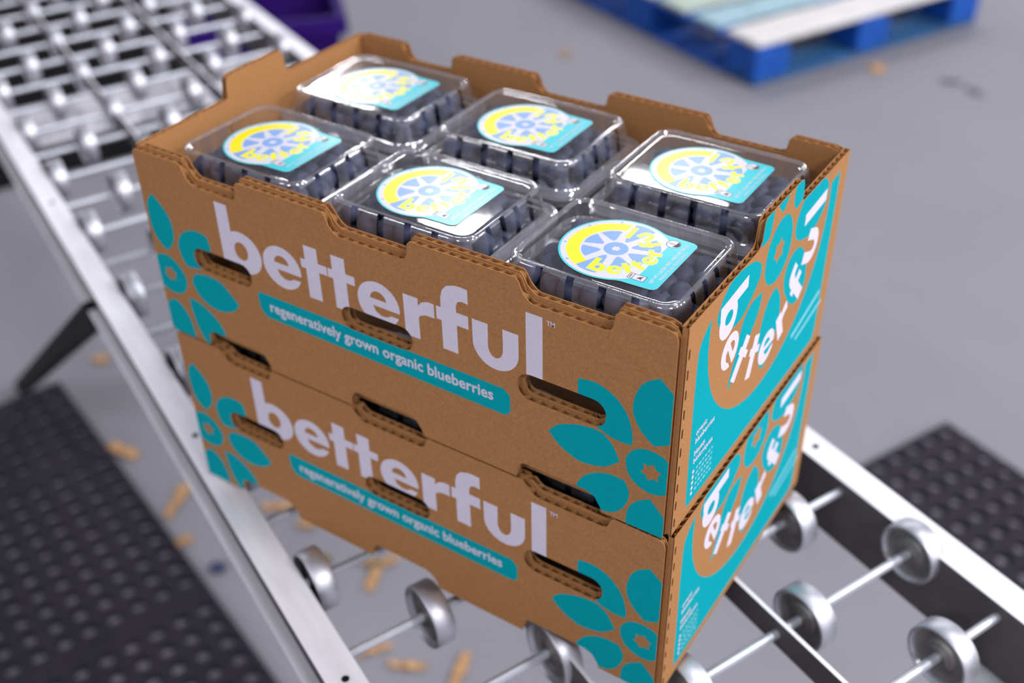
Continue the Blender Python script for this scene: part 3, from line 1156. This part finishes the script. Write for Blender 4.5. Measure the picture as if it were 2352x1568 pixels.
bt = berry_template()
berry_me = None
stuff = MB()
BV = np.array(bt.v)
for root, label in CLAMS:
    c0 = root.location
    upper = label in NAMES.values()
    where = label.replace('clear clamshell of blueberries ', '').split(',')[0]
    for layer in range(4):
        zc = LIDTOP - 0.0165 - layer * 0.0125
        hx, hy = (0.0480, 0.0370) if layer == 0 else (0.0490 - .0005 * layer, 0.0400 - .0005 * layer)
        nx, ny = 7, 5
        for a in range(nx):
            for b_ in range(ny):
                off = (layer + b_) % 2 * 0.5 - 0.25
                px = -hx + 2 * hx * (a + 0.5 + off * .8) / nx + random.uniform(-.0014, .0014)
                py = -hy + 2 * hy * (b_ + .5) / ny + random.uniform(-.0014, .0014)
                edge = a in (0, nx - 1) or b_ in (0, ny - 1)
                if layer > 1 and not edge:
                    continue
                if not upper and layer > 1:
                    continue
                r = random.uniform(.0066, .0084)
                pz = zc + random.uniform(-.0022, .0018)
                rot = Matrix.Rotation(random.uniform(0, 6.28), 3, 'Z') @ Matrix.Rotation(random.choice((random.uniform(0, .9), random.uniform(0, 3.1))), 3, 'X')
                wp = Vector((c0.x + px, c0.y + py, c0.z + pz))
                if upper and layer == 0:
                    if berry_me is None:
                        me = bt.mesh('blueberry', [BERRY])
                        me.polygons.foreach_set('use_smooth', [True] * len(me.polygons))
                        berry_me = me
                    o = link('blueberry', berry_me)
                    o.matrix_world = Matrix.Translation(wp) @ rot.to_4x4() @ Matrix.Diagonal((r, r, r, 1))
                    tag(o, 'dusty blue blueberry in the clamshell ' + where, 'blueberry', 'blueberries in the clamshell ' + where)
                else:
                    R3 = np.array(rot)
                    stuff.add(BV @ R3.T * r + np.array(wp), bt.f)
so = stuff.build('blueberry_fill', BERRY, normals=False)
so.data.polygons.foreach_set('use_smooth', [True] * len(so.data.polygons))
tag(so, 'deeper layers of dark blueberries packed under the top ones', 'blueberries', kind='stuff')


# ================================================================== purple tote
def purple_tote():
    e1 = (U * -0.333 + V_ * -0.943).normalized()       # along the near rim, towards the left
    e2 = Vector((-e1.y, e1.x, 0))
    if e2.dot(U) > 0:
        e2 = -e2
    c = UV(-2.289, 1.141, ZF)
    root = empty('storage_tote', c + e1 * .23 + e2 * .2)
    tag(root, 'purple plastic storage tote on the floor behind the conveyor', 'tote')
    H = 0.29

    def lp(gr, z):
        return [tuple(e1 * (a * (.23 + gr)) + e2 * (b * (.20 + gr)) + Vector((0, 0, z))) for a, b in ((-1, -1), (1, -1), (1, 1), (-1, 1))]
    m = MB()
    L = [lp(-.055, .002), lp(-.022, H - .055), lp(-.022, H), lp(-.030, H), lp(-.030, H - .05), lp(-.060, .010)]
    vs = [p for l in L for p in l]
    fs = [(j * 4 + i, j * 4 + (i + 1) % 4, (j + 1) * 4 + (i + 1) % 4, (j + 1) * 4 + i) for j in range(5) for i in range(4)]
    fs += [(3, 2, 1, 0), (20, 21, 22, 23)]
    m.add(vs, fs)
    m.build('body', PURPLE, root)
    m = MB()
    L = [lp(-.022, H - .045), lp(0, H - .050), lp(0, H), lp(-.024, H)]
    vs = [p for l in L for p in l]
    m.add(vs, [(j * 4 + i, j * 4 + (i + 1) % 4, (j + 1) * 4 + (i + 1) % 4, (j + 1) * 4 + i) for j in range(3) for i in range(4)])
    m.build('rim', PURPLE, root)
    for f in (-.6, -.2, .2, .6):
        m = MB()
        m.box(e1 * (.23 * f) + e2 * -.172 + Vector((0, 0, .13)), (.016, .012, .24), ax=(e1, e2, Vector((0, 0, 1))))
        m.build('rib', PURPLE, root)


purple_tote()


# ================================================================== pallet
def pallet():
    P0 = Vector((-0.632, 2.761, ZF))
    er = Vector((0.4357, 0.9186, 0)).normalized()
    el = Vector((-er.y, er.x, 0))
    ez = Vector((0, 0, 1))
    root = empty('wooden_pallet', P0 + er * .508 + el * .61)
    tag(root, 'blue painted wooden pallet with worn whitish deck boards on the floor', 'pallet')
    Lr, Ll = 1.016, 1.22
    base = root.location

    def bx(name, r0, r1, l0, l1, z0, z1, m_):
        m = MB()
        c = P0 + er * ((r0 + r1) / 2) + el * ((l0 + l1) / 2) + ez * ((z0 + z1) / 2) - base
        m.box(c, (r1 - r0, l1 - l0, z1 - z0), ax=(er, el, ez))
        o = m.build(name, m_, root)
        bevel_obj(o, .006, 2)
        return o
    for i, r in enumerate((0, .438, .876)):
        for j, l in enumerate((0, .54, 1.08)):
            bx('block', r, r + .14, l, l + .14, .02, .112, OLIVE if i == 1 and j == 1 else BLUE)
    for l in (0, .54, 1.08):
        bx('bottom_board', 0, Lr, l, l + .14, 0.0, .02, BLUEF if l == 0 else BLUE)
    for r in (0, .876):
        bx('bottom_board', r, r + .14, .14, .54, 0.0, .02, BLUE)
        bx('bottom_board', r, r + .14, .68, 1.08, 0.0, .02, BLUE)
    for r in (0, .438, .876):
        bx('stringer_board', r, r + .10, .0, Ll, .112, .128, BLUE)
    cols = (WHITEW, BLUEW, GREENW, WHITEW, GREENW, WHITEW, WHITEW)
    l = 0.0
    ws = (.15, .125, .14, .14, .14, .125, .15)
    gap = (Ll - sum(ws)) / 6
    for k in range(7):
        bx('deck_board', 0.0, Lr, l, l + ws[k], .128, .146, cols[k])
        l += ws[k] + gap


pallet()

# ================================================================== scraps on the floor
# floor positions (x, y), length, width, rotation, material, label
SCR = [
    ((-0.98, 0.53), .075, .026, 0.10, CHIP, 'tan cardboard scrap beside the edge of the big left mat'),
    ((-0.785, 0.49), .090, .022, 1.95, CHIP, 'long tan cardboard strip between the left mat and the left rail'),
    ((-0.70, 0.42), .036, .020, 1.2, CHIP, 'small tan cardboard scrap at the left mat edge, below the long strip'),
    ((-1.25, 0.71), .034, .024, 0.5, CHIP, 'tiny tan cardboard speck near the black support leg'),
    ((-0.39, 0.56), .045, .014, 0.35, CHIP, 'left-hand tan splinter of the little heap under the conveyor'),
    ((-0.365, 0.575), .040, .016, 0.9, CHIP, 'right-hand tan splinter of the little heap under the conveyor'),
    ((-0.36, 0.535), .055, .018, 2.0, CHIP, 'lower tan splinter of the little heap under the conveyor'),
    ((-0.125, 0.455), .075, .018, 1.85, CHIP, 'tan splinter at the bottom frame edge under the conveyor'),
    ((-0.20, 0.42), .060, .014, 0.45, CHIP, 'tan sliver lying beside the splinter at the bottom frame edge'),
    ((-0.265, 0.415), .060, .012, 0.9, CHIP, 'thin tan sliver showing below the nearest bare axle'),
    ((-0.61, 0.58), .070, .020, 0.6, CHIP, 'tan scrap on the floor seen just under the left end of the lower carton'),
    ((-0.54, 0.57), .030, .020, 0.6, CHIP, 'tiny tan scrap on the floor below the lower edge of the lower carton'),
    ((-1.28, 2.70), .040, .030, 0.6, CHIP, 'faint tan scrap on the open floor left of the blue pallet'),
    ((-0.35, 3.10), .070, .040, 1.9, CHIP, 'tan scrap on the open floor in front of the blue pallet'),
    ((-0.46, 0.52), .030, .022, 0.3, OLIVE, 'small brown crumb beside the wheel next to the left rail'),
]
def scrap(pos, L, w, rz, m_, label, name='cardboard_scrap', cat='scrap', grp='scraps of cardboard on the floor'):
    m = MB()
    n = 7
    top, bot = [], []
    for i in range(n):
        t = i / (n - 1) - .5
        ww = w * (0.5 + random.uniform(-.12, .12)) * (0.75 if i in (0, n - 1) else 1)
        z = .003 + .006 * math.sin(i * 1.1 + rz * 3) ** 2
        top += [(t * L, ww, z), (t * L, -ww * random.uniform(.8, 1.1), z + .001)]
    vs = top + [(a, b, c - .0022) for a, b, c in top]
    o_ = len(top)
    fs = []
    for i in range(n - 1):
        a = 2 * i
        fs += [(a, a + 1, a + 3, a + 2), (o_ + a + 1, o_ + a, o_ + a + 2, o_ + a + 3), (a, a + 2, o_ + a + 2, o_ + a), (a + 1, o_ + a + 1, o_ + a + 3, a + 3)]
    fs += [(0, o_, o_ + 1, 1), (2 * n - 2, 2 * n - 1, o_ + 2 * n - 1, o_ + 2 * n - 2)]
    m.add(vs, fs)
    o = m.build(name, m_)
    o.location = (pos[0], pos[1], ZF)
    o.rotation_euler = (0, 0, rz)
    tag(o, label, cat, grp)
    return o


for a in SCR:
    scrap(*a)

scrap((-0.375, 0.562), .026, .012, 1.4, LEAF, 'dark green leaf bit on the heap of splinters under the conveyor', 'leaf_bit', 'leaf', 'plant bits on the floor')
scrap((-0.60, 0.41), .026, .022, 0.4, NAVY, 'dark blue squashed berry spot on the floor between mat and rail', 'squashed_berry', 'berry', 'plant bits on the floor')
scrap((-0.12, 3.12), .060, .030, 0.3, DUST, 'dark grey grit patch on the open floor right of the tan scrap', 'floor_grit', 'grit', 'grit on the floor')
scrap((-0.04, 3.08), .060, .030, 2.6, DUST, 'dark grey grit patch on the open floor, furthest right', 'floor_grit', 'grit', 'grit on the floor')
